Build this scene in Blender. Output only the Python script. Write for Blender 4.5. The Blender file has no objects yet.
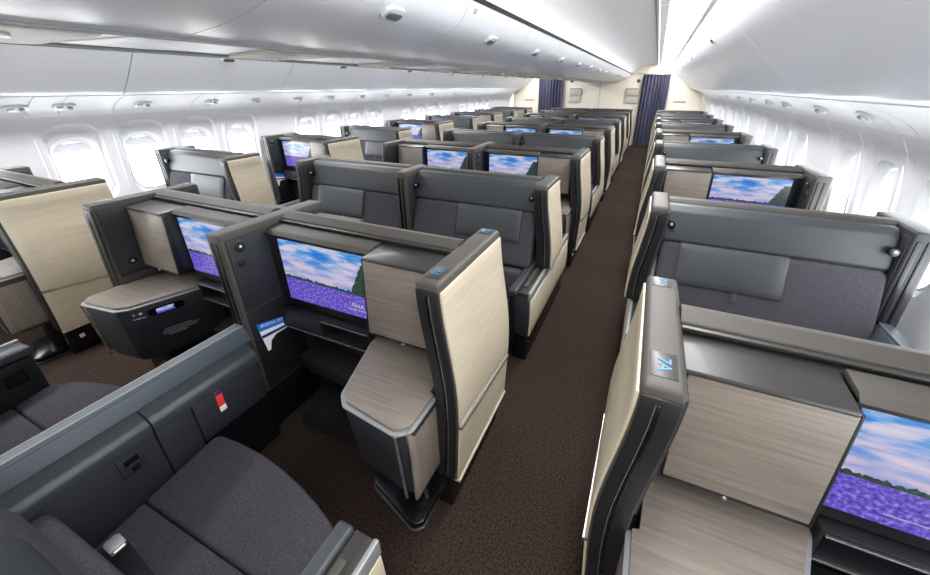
import bpy, bmesh, math, random
from mathutils import Vector, Matrix
random.seed(7)
scn = bpy.context.scene
COL = scn.collection
PI = math.pi

# ------------------------------------------------------------------ materials
def srgb(r, g, b):
    f = lambda c: (c/255/12.92) if c/255 <= 0.04045 else ((c/255+0.055)/1.055)**2.4
    return (f(r), f(g), f(b), 1)
def newmat(name):
    m = bpy.data.materials.new(name); m.use_nodes = True
    nt = m.node_tree; b = nt.nodes['Principled BSDF']
    return m, nt, b
def plain(name, col, rough=.5, metal=0., coat=0., bump=0., bscale=200., spec=None):
    m, nt, b = newmat(name)
    b.inputs['Base Color'].default_value = col
    b.inputs['Roughness'].default_value = rough
    b.inputs['Metallic'].default_value = metal
    b.inputs['Coat Weight'].default_value = coat
    b.inputs['Coat Roughness'].default_value = .12
    if spec is not None: b.inputs['Specular IOR Level'].default_value = spec
    if bump:
        tc = nt.nodes.new('ShaderNodeTexCoord'); n = nt.nodes.new('ShaderNodeTexNoise')
        n.inputs['Scale'].default_value = bscale
        bp = nt.nodes.new('ShaderNodeBump'); bp.inputs['Strength'].default_value = bump; bp.inputs['Distance'].default_value = .002
        nt.links.new(tc.outputs['Object'], n.inputs['Vector']); nt.links.new(n.outputs['Fac'], bp.inputs['Height'])
        nt.links.new(bp.outputs['Normal'], b.inputs['Normal'])
    return m
def noisy(name, c1, c2, scale, rough=.9, stretch=(1, 1, 1), bump=.3, c3=None, detail=3., coat=0., spec=.5, dist=.002):
    m, nt, b = newmat(name)
    tc = nt.nodes.new('ShaderNodeTexCoord'); mp = nt.nodes.new('ShaderNodeMapping'); mp.inputs['Scale'].default_value = stretch
    n = nt.nodes.new('ShaderNodeTexNoise'); n.inputs['Scale'].default_value = scale; n.inputs['Detail'].default_value = detail
    r = nt.nodes.new('ShaderNodeValToRGB'); r.color_ramp.elements[0].color = c1; r.color_ramp.elements[1].color = c2
    r.color_ramp.elements[0].position = .32; r.color_ramp.elements[1].position = .68
    if c3:
        e = r.color_ramp.elements.new(.5); e.color = c3
    bp = nt.nodes.new('ShaderNodeBump'); bp.inputs['Strength'].default_value = bump; bp.inputs['Distance'].default_value = dist
    L = nt.links.new
    L(tc.outputs['Object'], mp.inputs['Vector']); L(mp.outputs['Vector'], n.inputs['Vector']); L(n.outputs['Fac'], r.inputs['Fac'])
    L(r.outputs['Color'], b.inputs['Base Color']); L(n.outputs['Fac'], bp.inputs['Height']); L(bp.outputs['Normal'], b.inputs['Normal'])
    b.inputs['Roughness'].default_value = rough; b.inputs['Coat Weight'].default_value = coat
    b.inputs['Specular IOR Level'].default_value = spec
    return m
def emis(name, col, s):
    m, nt, b = newmat(name)
    b.inputs['Base Color'].default_value = col
    b.inputs['Emission Color'].default_value = col; b.inputs['Emission Strength'].default_value = s
    return m
M = {}
M['white'] = plain('cabin_white', srgb(240, 241, 244), .42)
M['bin'] = plain('bin_white', srgb(228, 231, 236), .3, coat=.2)
M['ceil'] = plain('ceiling_white', srgb(240, 240, 240), .6)
M['wallw'] = plain('sidewall_white', srgb(243, 244, 249), .5)
M['greyplastic'] = plain('grey_plastic', srgb(150, 152, 155), .4)
M['latchgrey'] = plain('latch_grey', srgb(48, 50, 54), .4)
M['latchmid'] = plain('latch_mid_grey', srgb(96, 100, 106), .35)
M['gap'] = plain('dark_gap', srgb(30, 30, 32), .7)
M['rail'] = plain('satin_rail', srgb(140, 142, 144), .45, metal=.4)
M['cream'] = plain('bulkhead_cream', srgb(228, 220, 205), .6)
M['wood_l'] = noisy('pale_maple_veneer', srgb(188, 179, 160), srgb(179, 168, 147), 5, .42, (.6, 1.2, 14), .03, coat=.2)
M['wood_c'] = noisy('grey_oak_veneer', srgb(126, 118, 109), srgb(106, 99, 92), 11, .42, (.35, 9, 13), .04, srgb(117, 109, 101), 5, coat=.1)
M['wood_s'] = noisy('oak_veneer_waterfall', srgb(126, 118, 109), srgb(106, 99, 92), 11, .42, (1., 11, .35), .04, srgb(117, 109, 101), 5, coat=.1)
M['cap'] = plain('taupe_gloss_cap', srgb(66, 63, 59), .55, metal=.1, coat=.0)
M['silver'] = plain('silver_edge', srgb(176, 174, 170), .25, metal=.8)
M['dark'] = plain('charcoal_shell', srgb(38, 40, 45), .5, bump=.12, bscale=600)
M['darker'] = plain('black_plastic', srgb(22, 23, 26), .45)
M['taupe'] = plain('dark_taupe_trim', srgb(46, 44, 44), .42, metal=.1, coat=.15)
M['black'] = plain('black_gloss', srgb(14, 14, 17), .25)
M['leather'] = noisy('slate_leather', srgb(52, 56, 60), srgb(57, 61, 66), 90, .45, bump=.15)
M['ledge'] = noisy('slate_ledge', srgb(66, 74, 82), srgb(70, 79, 87), 300, .42, bump=.06)
M['fabric'] = noisy('plum_grey_fabric', srgb(47, 45, 50), srgb(80, 77, 85), 420, .95, (1, .5, 1), .35, detail=2, spec=.2)
M['fabric_dark'] = noisy('dark_wool', srgb(22, 20, 21), srgb(33, 30, 31), 400, .95, bump=.3, spec=.15)
M['carpet'] = noisy('brown_carpet', srgb(22, 17, 15), srgb(62, 49, 43), 120, 1., bump=.8, detail=8, spec=.1, dist=.006)
M['curtain'] = noisy('navy_curtain', srgb(62, 62, 84), srgb(78, 78, 102), 60, .8, (4, 4, .3), .1)
M['shade'] = plain('window_shade', srgb(236, 238, 242), .6)
_nt = M['shade'].node_tree; _t = _nt.nodes.new('ShaderNodeBsdfTranslucent'); _m = _nt.nodes.new('ShaderNodeMixShader'); _m.inputs[0].default_value = .16
_nt.links.new(_nt.nodes['Principled BSDF'].outputs[0], _m.inputs[1]); _nt.links.new(_t.outputs[0], _m.inputs[2]); _nt.links.new(_m.outputs[0], _nt.nodes['Material Output'].inputs['Surface'])
M['glass_day'] = emis('daylit_pane', (1, 1, 1, 1), 4.2)
M['light'] = emis('ceiling_light_diffuser', (1, .99, .97, 1), 3.2)
M['blue'] = plain('card_blue', srgb(30, 110, 200), .35)
M['navy'] = plain('card_navy', srgb(28, 48, 120), .35)
M['paper'] = plain('card_white', srgb(236, 238, 240), .4)
M['red'] = plain('tag_red', srgb(225, 60, 52), .5)
M['belt'] = plain('navy_belt', srgb(20, 24, 34), .6)
M['cyan'] = plain('seat_number_cyan', srgb(40, 128, 170), .4)
M['ink'] = plain('pale_ink', srgb(150, 152, 156), .5)
M['bezel'] = plain('monitor_bezel', srgb(22, 22, 26), .3, coat=.2)
M['lens'] = plain('light_lens', srgb(215, 218, 222), .15, coat=.6)
M['skyblue'] = plain('console_blue_ledge', srgb(112, 140, 168), .3, metal=.4)
M['tan'] = plain('tan_reveal', srgb(196, 188, 176), .5)

def screen_mat():
    m, nt, b = newmat('lavender_field_picture')
    N = nt.nodes.new; L = nt.links.new
    def math_(op, a, bb=None, clamp=False):
        n = N('ShaderNodeMath'); n.operation = op; n.use_clamp = clamp
        for i, v in enumerate((a, bb)):
            if v is None: continue
            if isinstance(v, (int, float)): n.inputs[i].default_value = v
            else: L(v, n.inputs[i])
        return n.outputs[0]
    def mix(f, a, c):
        n = N('ShaderNodeMix'); n.data_type = 'RGBA'
        if isinstance(f, (int, float)): n.inputs[0].default_value = f
        else: L(f, n.inputs[0])
        for i, v in ((6, a), (7, c)):
            if isinstance(v, tuple): n.inputs[i].default_value = v
            else: L(v, n.inputs[i])
        return n.outputs[2]
    def ramp(f, els):
        r = N('ShaderNodeValToRGB'); cr = r.color_ramp
        cr.elements[0].position, cr.elements[0].color = els[0]
        cr.elements[1].position, cr.elements[1].color = els[-1]
        for p, c in els[1:-1]:
            e = cr.elements.new(p); e.color = c
        L(f, r.inputs['Fac']); return r.outputs['Color']
    def noise(sx, sy, sc, det=5):
        mp = N('ShaderNodeMapping'); mp.inputs['Scale'].default_value = (sx, sy, 1); L(uv, mp.inputs['Vector'])
        n = N('ShaderNodeTexNoise'); n.inputs['Scale'].default_value = sc; n.inputs['Detail'].default_value = det
        L(mp.outputs['Vector'], n.inputs['Vector']); return n.outputs['Fac']
    uvn = N('ShaderNodeUVMap'); uvn.uv_map = 'UVMap'; uv = uvn.outputs['UV']
    sp = N('ShaderNodeSeparateXYZ'); L(uv, sp.inputs[0]); x, y = sp.outputs[0], sp.outputs[1]
    c = noise(1.0, 2.7, 3.3, 9)
    hi = ramp(c, [(.38, srgb(30, 120, 215)), (.47, srgb(95, 165, 228)), (.55, srgb(190, 195, 228)), (.70, srgb(226, 216, 232))])
    lo = ramp(c, [(.36, srgb(130, 165, 225)), (.5, srgb(196, 182, 216)), (.68, srgb(226, 206, 216))])
    sky = mix(math_('SUBTRACT', math_('MULTIPLY', y, 2.2), .95, True), lo, hi)
    tl = math_('ADD', .365, math_('MULTIPLY', noise(30, .2, 1., 4), .13))
    tree = math_('LESS_THAN', y, math_('SUBTRACT', tl, math_('MULTIPLY', x, .03)))
    big = math_('ADD', math_('MULTIPLY', math_('SUBTRACT', x, .80), 3.2), math_('MULTIPLY', noise(14, 14, 1., 4), .22))
    bigm = math_('MULTIPLY', math_('LESS_THAN', y, math_('ADD', big, .36)), math_('GREATER_THAN', x, .79))
    bigm = math_('MULTIPLY', bigm, math_('LESS_THAN', y, .86))
    tree = math_('MAXIMUM', tree, bigm)
    tcol = ramp(noise(40, 40, 1., 3), [(.35, srgb(18, 38, 42)), (.7, srgb(62, 92, 78))])
    f = math_('LESS_THAN', y, math_('SUBTRACT', .385, math_('MULTIPLY', x, .03)))
    fcol = ramp(noise(45, 28, 1., 4), [(.3, srgb(62, 44, 150)), (.52, srgb(106, 84, 205)), (.72, srgb(168, 150, 235))])
    col = mix(tree, sky, tcol); col = mix(f, col, fcol)
    L(col, b.inputs['Emission Color']); b.inputs['Emission Strength'].default_value = .6
    b.inputs['Base Color'].default_value = (.01, .01, .01, 1); b.inputs['Roughness'].default_value = .25
    return m
M['screen'] = screen_mat()

# ------------------------------------------------------------------ mesh helpers
class MB:
    """collects pieces in local coordinates; s flips x"""
    def __init__(self, s=1): self.bm = bmesh.new(); self.s = s
    def _merge(self, b, bev=0, seg=2, ang=35):
        bmesh.ops.remove_doubles(b, verts=b.verts, dist=1e-6)
        bmesh.ops.recalc_face_normals(b, faces=b.faces)
        if bev:
            es = [e for e in b.edges if len(e.link_faces) == 2 and e.calc_face_angle(0) > math.radians(ang)]
            if es: bmesh.ops.bevel(b, geom=es, offset=bev, segments=seg, profile=.5, affect='EDGES', clamp_overlap=True)
        me = bpy.data.meshes.new('tmp'); b.to_mesh(me); b.free(); self.bm.from_mesh(me); bpy.data.meshes.remove(me)
        return self
    def box(self, x0, x1, y0, y1, z0, z1, bev=.004, seg=2):
        b = bmesh.new(); bmesh.ops.create_cube(b, size=1)
        for v in b.verts:
            v.co = Vector((x0+(x1-x0)*(v.co.x+.5), y0+(y1-y0)*(v.co.y+.5), z0+(z1-z0)*(v.co.z+.5)))
        return self._merge(b, min(bev, abs(x1-x0)*.45, abs(y1-y0)*.45, abs(z1-z0)*.45), seg)
    def loft(self, rings, closed=True, cap=True, bev=0, seg=2):
        b = bmesh.new(); R = [[b.verts.new(p) for p in r] for r in rings]; n = len(rings[0])
        for a, c in zip(R, R[1:]):
            for i in range(n if closed else n-1):
                j = (i+1) % n
                b.faces.new((a[i], a[j], c[j], c[i]))
        if cap: b.faces.new(R[0]); b.faces.new(R[-1])
        return self._merge(b, bev, seg)
    def prism(self, pts, axis, a0, a1, bev=.004, seg=2):
        """pts: 2d polygon in the two other axes (in xyz order), extruded along axis"""
        def P(p, a):
            return {'x': (a, p[0], p[1]), 'y': (p[0], a, p[1]), 'z': (p[0], p[1], a)}[axis]
        return self.loft([[P(p, a0) for p in pts], [P(p, a1) for p in pts]], bev=bev, seg=seg)
    def slab(self, fn, nu, nv, off, bev=.0):
        """thin curved slab: fn(u,v)->point, off(u,v)->offset vector to the back"""
        b = bmesh.new(); G = []; H = []
        for i in range(nu+1):
            G.append([b.verts.new(fn(i/nu, j/nv)) for j in range(nv+1)])
            H.append([b.verts.new(Vector(fn(i/nu, j/nv))+Vector(off(i/nu, j/nv))) for j in range(nv+1)])
        for i in range(nu):
            for j in range(nv):
                b.faces.new((G[i][j], G[i+1][j], G[i+1][j+1], G[i][j+1]))
                b.faces.new((H[i][j], H[i][j+1], H[i+1][j+1], H[i+1][j]))
        for i in range(nu):
            b.faces.new((G[i][0], H[i][0], H[i+1][0], G[i+1][0])); b.faces.new((G[i][nv], G[i+1][nv], H[i+1][nv], H[i][nv]))
        for j in range(nv):
            b.faces.new((G[0][j], G[0][j+1], H[0][j+1], H[0][j])); b.faces.new((G[nu][j], H[nu][j], H[nu][j+1], G[nu][j+1]))
        return self._merge(b, bev, 2, 50)
    def cyl(self, c, axis, r, h, n=24, bev=.002, r2=None):
        b = bmesh.new(); bmesh.ops.create_cone(b, cap_ends=True, segments=n, radius1=r, radius2=r if r2 is None else r2, depth=h)
        rot = {'z': Matrix(), 'x': Matrix.Rotation(PI/2, 4, 'Y'), 'y': Matrix.Rotation(-PI/2, 4, 'X')}[axis]
        bmesh.ops.transform(b, matrix=Matrix.Translation(c) @ rot, verts=b.verts)
        return self._merge(b, bev, 2, 60)
    def xf(self, m):
        bmesh.ops.transform(self.bm, matrix=m, verts=self.bm.verts); return self
    def mesh(self, name, mat, smooth=True, uvfn=None):
        bm = self.bm
        if self.s < 0:
            for v in bm.verts: v.co.x = -v.co.x
            bmesh.ops.reverse_faces(bm, faces=bm.faces)
        me = bpy.data.meshes.new(name)
        if uvfn:
            uv = bm.loops.layers.uv.new('UVMap')
            for f in bm.faces:
                for l in f.loops: l[uv].uv = uvfn(l.vert.co)
        bm.to_mesh(me); bm.free()
        me.materials.append(M[mat])
        if smooth:
            me.shade_smooth()
            try: me.set_sharp_from_angle(angle=math.radians(32))
            except Exception: pass
        return me
def rpoly(pts, rad, n=5):
    """round the corners of a 2d polygon; rad a number or a list"""
    out = []; N = len(pts)
    for i, p in enumerate(pts):
        r = rad if isinstance(rad, (int, float)) else rad[i]
        p = Vector(p); a = Vector(pts[i-1])-p; b = Vector(pts[(i+1) % N])-p
        if r <= 0: out.append(tuple(p)); continue
        ang = a.angle(b); d = min(r/math.tan(ang/2), a.length*.48, b.length*.48); rr = d*math.tan(ang/2)
        a.normalize(); b.normalize()
        c = p+(a+b).normalized()*(rr/math.sin(ang/2))
        v0 = p+a*d-c; v1 = p+b*d-c; tot = v0.angle_signed(v1) if v0.length and v1.length else 0
        for k in range(n+1):
            t = -tot*k/n
            out.append((c.x+v0.x*math.cos(t)-v0.y*math.sin(t), c.y+v0.x*math.sin(t)+v0.y*math.cos(t)))
    return out
_txt = {}
def text_mesh(body, size, mat, M4, ext=.0006):
    cu = bpy.data.curves.new('t', 'FONT'); cu.body = body; cu.size = size; cu.extrude = ext
    cu.align_x = 'CENTER'; cu.align_y = 'CENTER'; cu.resolution_u = 3
    o = bpy.data.objects.new('t', cu); COL.objects.link(o)
    bpy.context.view_layer.update()
    me = bpy.data.meshes.new_from_object(o.evaluated_get(bpy.context.evaluated_depsgraph_get()))
    bpy.data.objects.remove(o); bpy.data.curves.remove(cu)
    me.transform(M4); me.materials.clear(); me.materials.append(M[mat]); me.name = 'lettering'
    return me
def obj(name, me, parent=None, loc=(0, 0, 0), label=None, **kw):
    o = bpy.data.objects.new(name, me); COL.objects.link(o); o.location = loc
    if parent: o.parent = parent
    if label: o['label'] = label
    for k, v in kw.items(): o[k] = v
    return o
def struct(name, me, loc=(0, 0, 0), parent=None):
    o = obj(name, me, parent, loc)
    if not parent: o['kind'] = 'structure'
    return o
def thing(name, label, cat, loc, spec, group=None):
    """spec: list of (part name, mesh, [sub-parts])  ->  an Empty with its parts"""
    if len(spec) == 1 and not spec[0][2]:
        o = obj(name, spec[0][1], None, loc)
    else:
        o = obj(name, None, None, loc)
        for s in spec: add_part(o, s)
    o['label'] = label; o['category'] = cat
    if group: o['group'] = group
    return o
def add_part(o, s):
    p = obj(s[0], s[1], o)
    if len(s) > 3 and s[3]: p['label'] = s[3]
    for q in s[2]:
        c = obj(q[0], q[1], p)
        if len(q) > 2 and q[2]: c['label'] = q[2]
    return p

# ------------------------------------------------------------------ layout numbers
T = 1.09; W = 1.067
L2 = 2.458
P1 = 1.0
COLS = {  # name: (x origin, side sign, y offset, words)
 'CR': (0., 1, 0., 'middle-right column'), 'CL': (0., -1, 0., 'middle-left column'),
 'R': (2.724, -1, -.18, 'right window column'), 'L': (-2.777, 1, -.146, 'left window column')}
ORD = ['nearest', 'second nearest', 'third', 'fourth', 'farthest']
def bulge(z, b=.05):
    t = max(0, min(1, (T-z)/.5)); f = t*t*(3-2*t)
    if z < .5: f -= .35*(.5-z)/.3
    return b*f

# ------------------------------------------------------------------ modules (meshes, local coordinates u=x, v=y)
def aisle_panel(s, y0, y1, zbot, kind):
    """tall privacy panel along the aisle"""
    spec = []
    zs = [zbot+(T-.012-zbot)*i/14 for i in range(15)]
    ny = 1
    rings = []
    for z in zs+[T]:
        o = W+bulge(z); i_ = W-.088+bulge(z)*.9
        e = 0 if z < T-.001 else .006
        rings.append([(i_+e, y0+e, z), (o-e, y0+e, z), (o-e, y1-e, z), (i_+e, y1-e, z)])
    m = MB(s).loft(rings, bev=.009, seg=3)
    spec.append(('frame', m.mesh('panel_frame', 'cap'), []))
    # dark cover on the near edge with one slim groove
    def edge_strip(a, b, ya, yb, z0, z1, nm, mat, bv=.002):
        rr = []
        for z in [z0+(z1-z0)*i/12 for i in range(13)]:
            c = W-.088+bulge(z)*.95
            rr.append([(c+a, ya, z), (c+b, ya, z), (c+b, yb, z), (c+a, yb, z)])
        spec.append((nm, MB(s).loft(rr, bev=bv).mesh(nm, mat), []))
    edge_strip(.003, .085, y0-.006, y0+.01, zbot+.01, T-.028, 'end_cover', 'darker', .005)
    edge_strip(.040, .050, y0-.0085, y0, zbot+.03, T-.045, 'end_groove', 'black')
    edge_strip(.052, .054, y0-.0085, y0, zbot+.03, T-.045, 'groove_edge', 'silver', 0)
    # dark lining on the suite side
    hi = T-.03; lo = .66 if kind == 'full' else zbot+.02
    def lf(u, v):
        z = lo+(hi-lo)*v
        return (W-.088+bulge(z)*.9-.008, y0+.014+(y1-y0-.028)*u, z)
    ln = MB(s).slab(lf, 2, 8, lambda u, v: (.014, 0, 0), bev=.003).mesh('inner_lining', 'dark')
    zz = .74; xx = W-.088+bulge(zz)*.9-.010
    subs = []
    if kind == 'full':
        subs = [('button_ring', MB(s).cyl((xx, y0+.085, zz), 'x', .020, .006).mesh('button_ring', 'black')), ('button', MB(s).cyl((xx-.003, y0+.085, zz), 'x', .009, .006).mesh('button', 'greyplastic'))]
    spec.append(('inner_lining', ln, subs))
    # veneer skins
    def skin(za, zb, name, mat):
        def fn(u, v):
            y = y0+.006+(y1-y0-.012)*u
            a = za(u); b = zb(u); z = a+(b-a)*v
            return (W+bulge(z)+.007, y, z)
        return MB(s).slab(fn, 8, 10, lambda u, v: (-.012, 0, 0), bev=.003).mesh(name, mat)
    if kind == 'full':
        brk = lambda u: .50-.06*u
        spec.append(('upper_veneer', skin(lambda u: brk(u)+.005, lambda u: T-.032, 'upper_veneer', 'wood_l'), []))
        spec.append(('lower_veneer', skin(lambda u: zbot+.008, lambda u: brk(u)-.005, 'lower_veneer', 'wood_l'), []))
        m = MB(s).slab(lambda u, v: (W+bulge(brk(u))+.012, y0+.004+(y1-y0-.008)*u, brk(u)-.008+.012*v), 8, 1, lambda u, v: (-.02, 0, 0))
        spec.append(('bump_strip', m.mesh('bump_strip', 'silver'), []))
        m = MB(s).slab(lambda u, v: (W+bulge(zbot)+.012, y0+.004+(y1-y0-.008)*u, zbot-.006+.012*v), 8, 1, lambda u, v: (-.03, 0, 0))
        spec.append(('bottom_strip', m.mesh('bottom_strip', 'wood_l'), []))
        m = MB(s).box(W-.09, W+.0, y0+.012, y1-.012, 0.002, zbot, .006)
        spec.append(('plinth', m.mesh('plinth', 'black'), []))
        m = MB(s).box(W-.002, W+.006, y0+.07, y0+.095, .10, .125, .002).box(W-.002, W+.006, y1-.11, y1-.085, .10, .125, .002)
        spec.append(('floor_light', m.mesh('floor_light', 'lens'), []))
    else:
        spec.append(('veneer', skin(lambda u: zbot+.004, lambda u: T-.03, 'veneer', 'wood_l'), []))
    # number plates let into the cap
    m = MB(s).box(W-.070, W-.014, y0+.03, y0+.115, T-.002, T+.0015, .001)
    m2 = MB(s).box(W-.070, W-.014, y1-.075, y1-.015, T-.002, T+.0015, .001)
    if kind == 'full':
        spec.append(('number_plate', m.mesh('number_plate', 'taupe'), []))
        spec.append(('number_plate', m2.mesh('number_plate', 'taupe'), []))
    return spec

def tv_module(s):
    D = {}
    # --- partition wall behind the monitor
    m = MB(s).box(.047, W-.09, .10, .19, .60, 1.05, .004)
    m.box(.047, W-.09, .12, .17, .02, .60, .004)
    spec = [('wall_panel', m.mesh('wall_panel', 'dark'), [])]
    m = MB(s).prism(rpoly([(.125, 1.045), (.20, 1.045), (.20, 1.092), (.165, 1.10), (.125, 1.08)], .008, 3), 'x', .047, W-.088, .0)
    spec.append(('top_rail', m.mesh('top_rail', 'cap'), []))
    m = MB(s).box(.05, W-.09, .108, .127, 1.064, 1.074, .003)
    spec.append(('rail_lip', m.mesh('rail_lip', 'taupe'), []))
    # open niche under the monitor
    nb = MB(s).box(.052, .598, .085, .098, .545, .66, .003).box(.052, .598, .0, .09, .645, .658, .003).box(.052, .598, .0, .09, .545, .558, .003).box(.052, .062, .0, .09, .55, .655, .002).box(.588, .598, .0, .09, .55, .655, .002).box(.30, .31, .0, .09, .55, .655, .002).mesh('niche_body', 'darker')
    nf = MB(s).box(.064, .298, .002, .014, .561, .642, .003).mesh('flap', 'dark')
    ne = MB(s).box(.312, .586, -.004, .003, .640, .645, .001).mesh('front_edge', 'silver')
    ne2 = MB(s).box(.056, .594, -.004, .003, .548, .553, .001).mesh('front_edge', 'silver')
    ni = MB(s).box(.312, .586, .078, .086, .56, .642, 0).mesh('lining', 'navy')
    D['niche'] = [('niche_body', nb, []), ('flap', nf, []), ('front_edge', ne, []), ('front_edge', ne2, []), ('lining', ni, [], 'navy blue lining')]
    D['partition'] = spec
    # --- monitor
    fr = MB(s).box(.047, .635, .031, .10, .668, 1.040, .006).mesh('bezel', 'bezel')
    hood = MB(s).prism([(.012, 1.040), (.102, 1.040), (.102, 1.062), (.03, 1.058)], 'x', .055, .64, .003).mesh('hood', 'cap')
    b = MB(s).box(.118, .622, .026, .032, .712, 1.018, .0)
    x0, x1 = (.118, .622) if s > 0 else (-.622, -.118)
    sc = b.mesh('screen', 'screen', smooth=False, uvfn=lambda c: ((c.x-x0)/(x1-x0), (c.z-.712)/(1.018-.712)))
    D['monitor'] = [('bezel', fr, []), ('hood', hood, []), ('screen', sc, [])]
    cx = (x0+x1)/2
    up = Matrix.Rotation(PI/2, 4, 'X')
    D['logo'] = [('screen_lettering', text_mesh('ANA', .034, 'paper', Matrix.Translation((x1-.085, .0245, .768)) @ up @ Matrix.Shear('XZ', 4, (0, 0)), .0004)),
                 ('screen_lettering', text_mesh('Inspiration of JAPAN', .0125, 'paper', Matrix.Translation((x1-.090, .0245, .746)) @ up, .0004)),
                 ('screen_rule', MB().box(x0+.12, x0+.25, .0235, .025, .746, .748, 0).mesh('screen_rule', 'ink'))]
    # --- wood-fronted storage cabinet
    # body is a wedge: the front leans back towards the top
    bod = MB(s).prism([(.098, .715), (-.030, .715), (-.012, 1.04), (.098, 1.04)], 'x', .652, .974, .006).mesh('cabinet_body', 'dark')
    door = MB(s).prism([(-.030, .712), (-.046, .714), (-.028, 1.036), (-.012, 1.036)], 'x', .650, .962, .003).mesh('cabinet_door', 'wood_c')
    edge = MB(s).prism([(-.026, .700), (-.044, .702), (-.046, .714), (-.028, .712)], 'x', .646, .966, .002).mesh('door_edge', 'darker')
    e2 = MB(s).prism([(-.016, .702), (-.046, .704), (-.026, 1.04), (-.006, 1.04)], 'x', .643, .650, .0015).mesh('door_side_edge', 'darker')
    top = MB(s).prism([(-.032, 1.036), (.098, 1.036), (.098, 1.056), (-.028, 1.05)], 'x', .652, .976, .004).mesh('cabinet_top', 'taupe')
    latch = MB(s).cyl((.82, -.044, .706), 'y', .006, .012).mesh('latch', 'silver')
    D['cabinet'] = [('cabinet_body', bod, []), ('door', door, [('door_edge', edge), ('door_edge', e2), ('latch', latch)]), ('cabinet_top', top, [])]
    # --- side console
    PL = [(.585, .098), (.605, -.0), (.700, -.275), (.745, -.315), (.985, -.345), (1.025, -.31), (1.025, -.155), (1.0, -.15), (.985, .098)]
    rad = [0, .02, .05, .03, .05, .03, 0, 0, 0]
    P = rpoly(PL, rad, 4)
    def sh(P, k, dy):      # shrink towards the panel, lower sections
        return [(x+(1.0-x)*k*.9 if x < 1.0 else x, y+(.08-y)*dy) for x, y in P]
    body = MB(s).loft([[(x, y, .26) for x, y in sh(P, .16, .098)], [(x, y, .32) for x, y in sh(P, .05, .05)], [(x, y, .5) for x, y in sh(P, .02, .02)], [(x, y, .607) for x, y in P]], bev=.006)
    body = body.mesh('leather_body', 'dark')
    P_in = rpoly([(.592, .098), (.612, .0), (.706, -.268), (.75, -.306), (.982, -.337), (1.018, -.30), (1.018, -.155), (1.0, -.15), (.985, .098)], rad, 4)
    wt = MB(s).prism(P_in, 'z', .606, .624, .003).mesh('veneer_top', 'wood_c')
    # veneer wraps over the aisle corner and down
    wr = MB(s).slab(lambda u, v: (1.019+.012*math.sin(PI*min(1, v*3)/2), -.325+.172*u, .61-.33*v), 4, 6, lambda u, v: (-.012, 0, 0), bev=.003).mesh('veneer_side', 'wood_s')
    Q = rpoly([(.580, .098), (.600, .0), (.694, -.279), (.742, -.321), (.987, -.351), (1.031, -.312), (1.031, -.155), (1.0, -.15), (.985, .098)], rad, 4)
    tr = MB(s).prism(Q, 'z', .602, .610, .003).mesh('edge_trim', 'rail')
    ct = MB(s).slab(lambda u, v: (.984+.010*u, -.3525+.003*u+.02*v, .605-.33*v), 2, 5, lambda u, v: (-.006, .008, 0)).mesh('corner_trim', 'silver')
    # control handset and print on the inner face
    n0 = Vector((.605, 0, 0)); n1 = Vector((.700, -.275, 0)); d = (n1-n0).normalized(); nn = Vector((-d.y, d.x, 0)); nn = nn if nn.x < 0 else -nn
    def face(t, z, off=0.0):   # t metres from the front corner back
        p = n1-d*t; return (p.x+nn.x*off+(.6-z)*.04, p.y+nn.y*off, z)
    def plate(t0, t1, z0, z1, off, th, r=.006, name='plate', mat='black', uv=None):
        pts = rpoly([(t0, z0), (t1, z0), (t1, z1), (t0, z1)], r, 3)
        b = MB(s); b.loft([[face(t, z, off) for t, z in pts], [face(t, z, off+th) for t, z in pts]])
        return b.mesh(name, mat, uvfn=uv)
    hs = plate(.06, .215, .535, .575, -.002, .006, .018, 'handset')
    fx = lambda c: c
    fa, fb = face(.095, .54), face(.175, .57)
    hscr = plate(.095, .17, .541, .569, .003, .003, .002, 'handset_screen', 'screen', uv=lambda c: ((c.y-fa[1])/(fb[1]-fa[1]), (c.z-.541)/.028))
    ink = MB(s)
    for r_, (n_, z_, t_) in enumerate(((13, .43, .098), (17, .418, .09), (16, .406, .085), (9, .394, .11))):
        for k in range(n_):
            t = t_+k*.0095
            ink.loft([[face(a, b, .0005) for a, b in ((t, z_), (t+.007, z_), (t+.007, z_+.004), (t, z_+.004))], [face(a, b, .0035) for a, b in ((t, z_), (t+.007, z_), (t+.007, z_+.004), (t, z_+.004))]])
    ink = ink.mesh('fine_print', 'ink')
    sym = MB(s)
    for t, z, r_ in ((.008, .57, .004), (.034, .568, .007), (.004, .545, .003), (.014, .544, .003), (.024, .543, .004), (.036, .542, .003), (.046, .541, .003)):
        pts = [(t+r_*math.cos(a*PI/4), z+r_*math.sin(a*PI/4)) for a in range(8)]
        sym.loft([[face(a, b, .0005) for a, b in pts], [face(a, b, .0035) for a, b in pts]])
    sym = sym.mesh('port_symbols', 'paper')
    jack = plate(.016, .026, .562, .572, .001, .003, .004, 'audio_jack', 'navy')
    rim = MB(s)
    base = MB(s).prism(rpoly([(.69, -.21), (.97, -.30), (1.0, -.27), (1.0, -.05), (.72, -.02)], [.05, .04, .02, 0, .03], 4), 'z', .015, .05, .006).mesh('foot_plate', 'black')
    brim = MB(s).prism(rpoly([(.684, -.214), (.972, -.307), (1.004, -.272), (1.0, -.05), (.714, -.02)], [.05, .04, .02, 0, .03], 4), 'z', .003, .016, .003).mesh('foot_rim', 'taupe')
    ped = MB(s).prism(rpoly([(.76, -.16), (.985, -.2), (.985, -.0), (.78, .0)], .03, 3), 'z', .05, .275, .004).mesh('pedestal', 'black')
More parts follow.
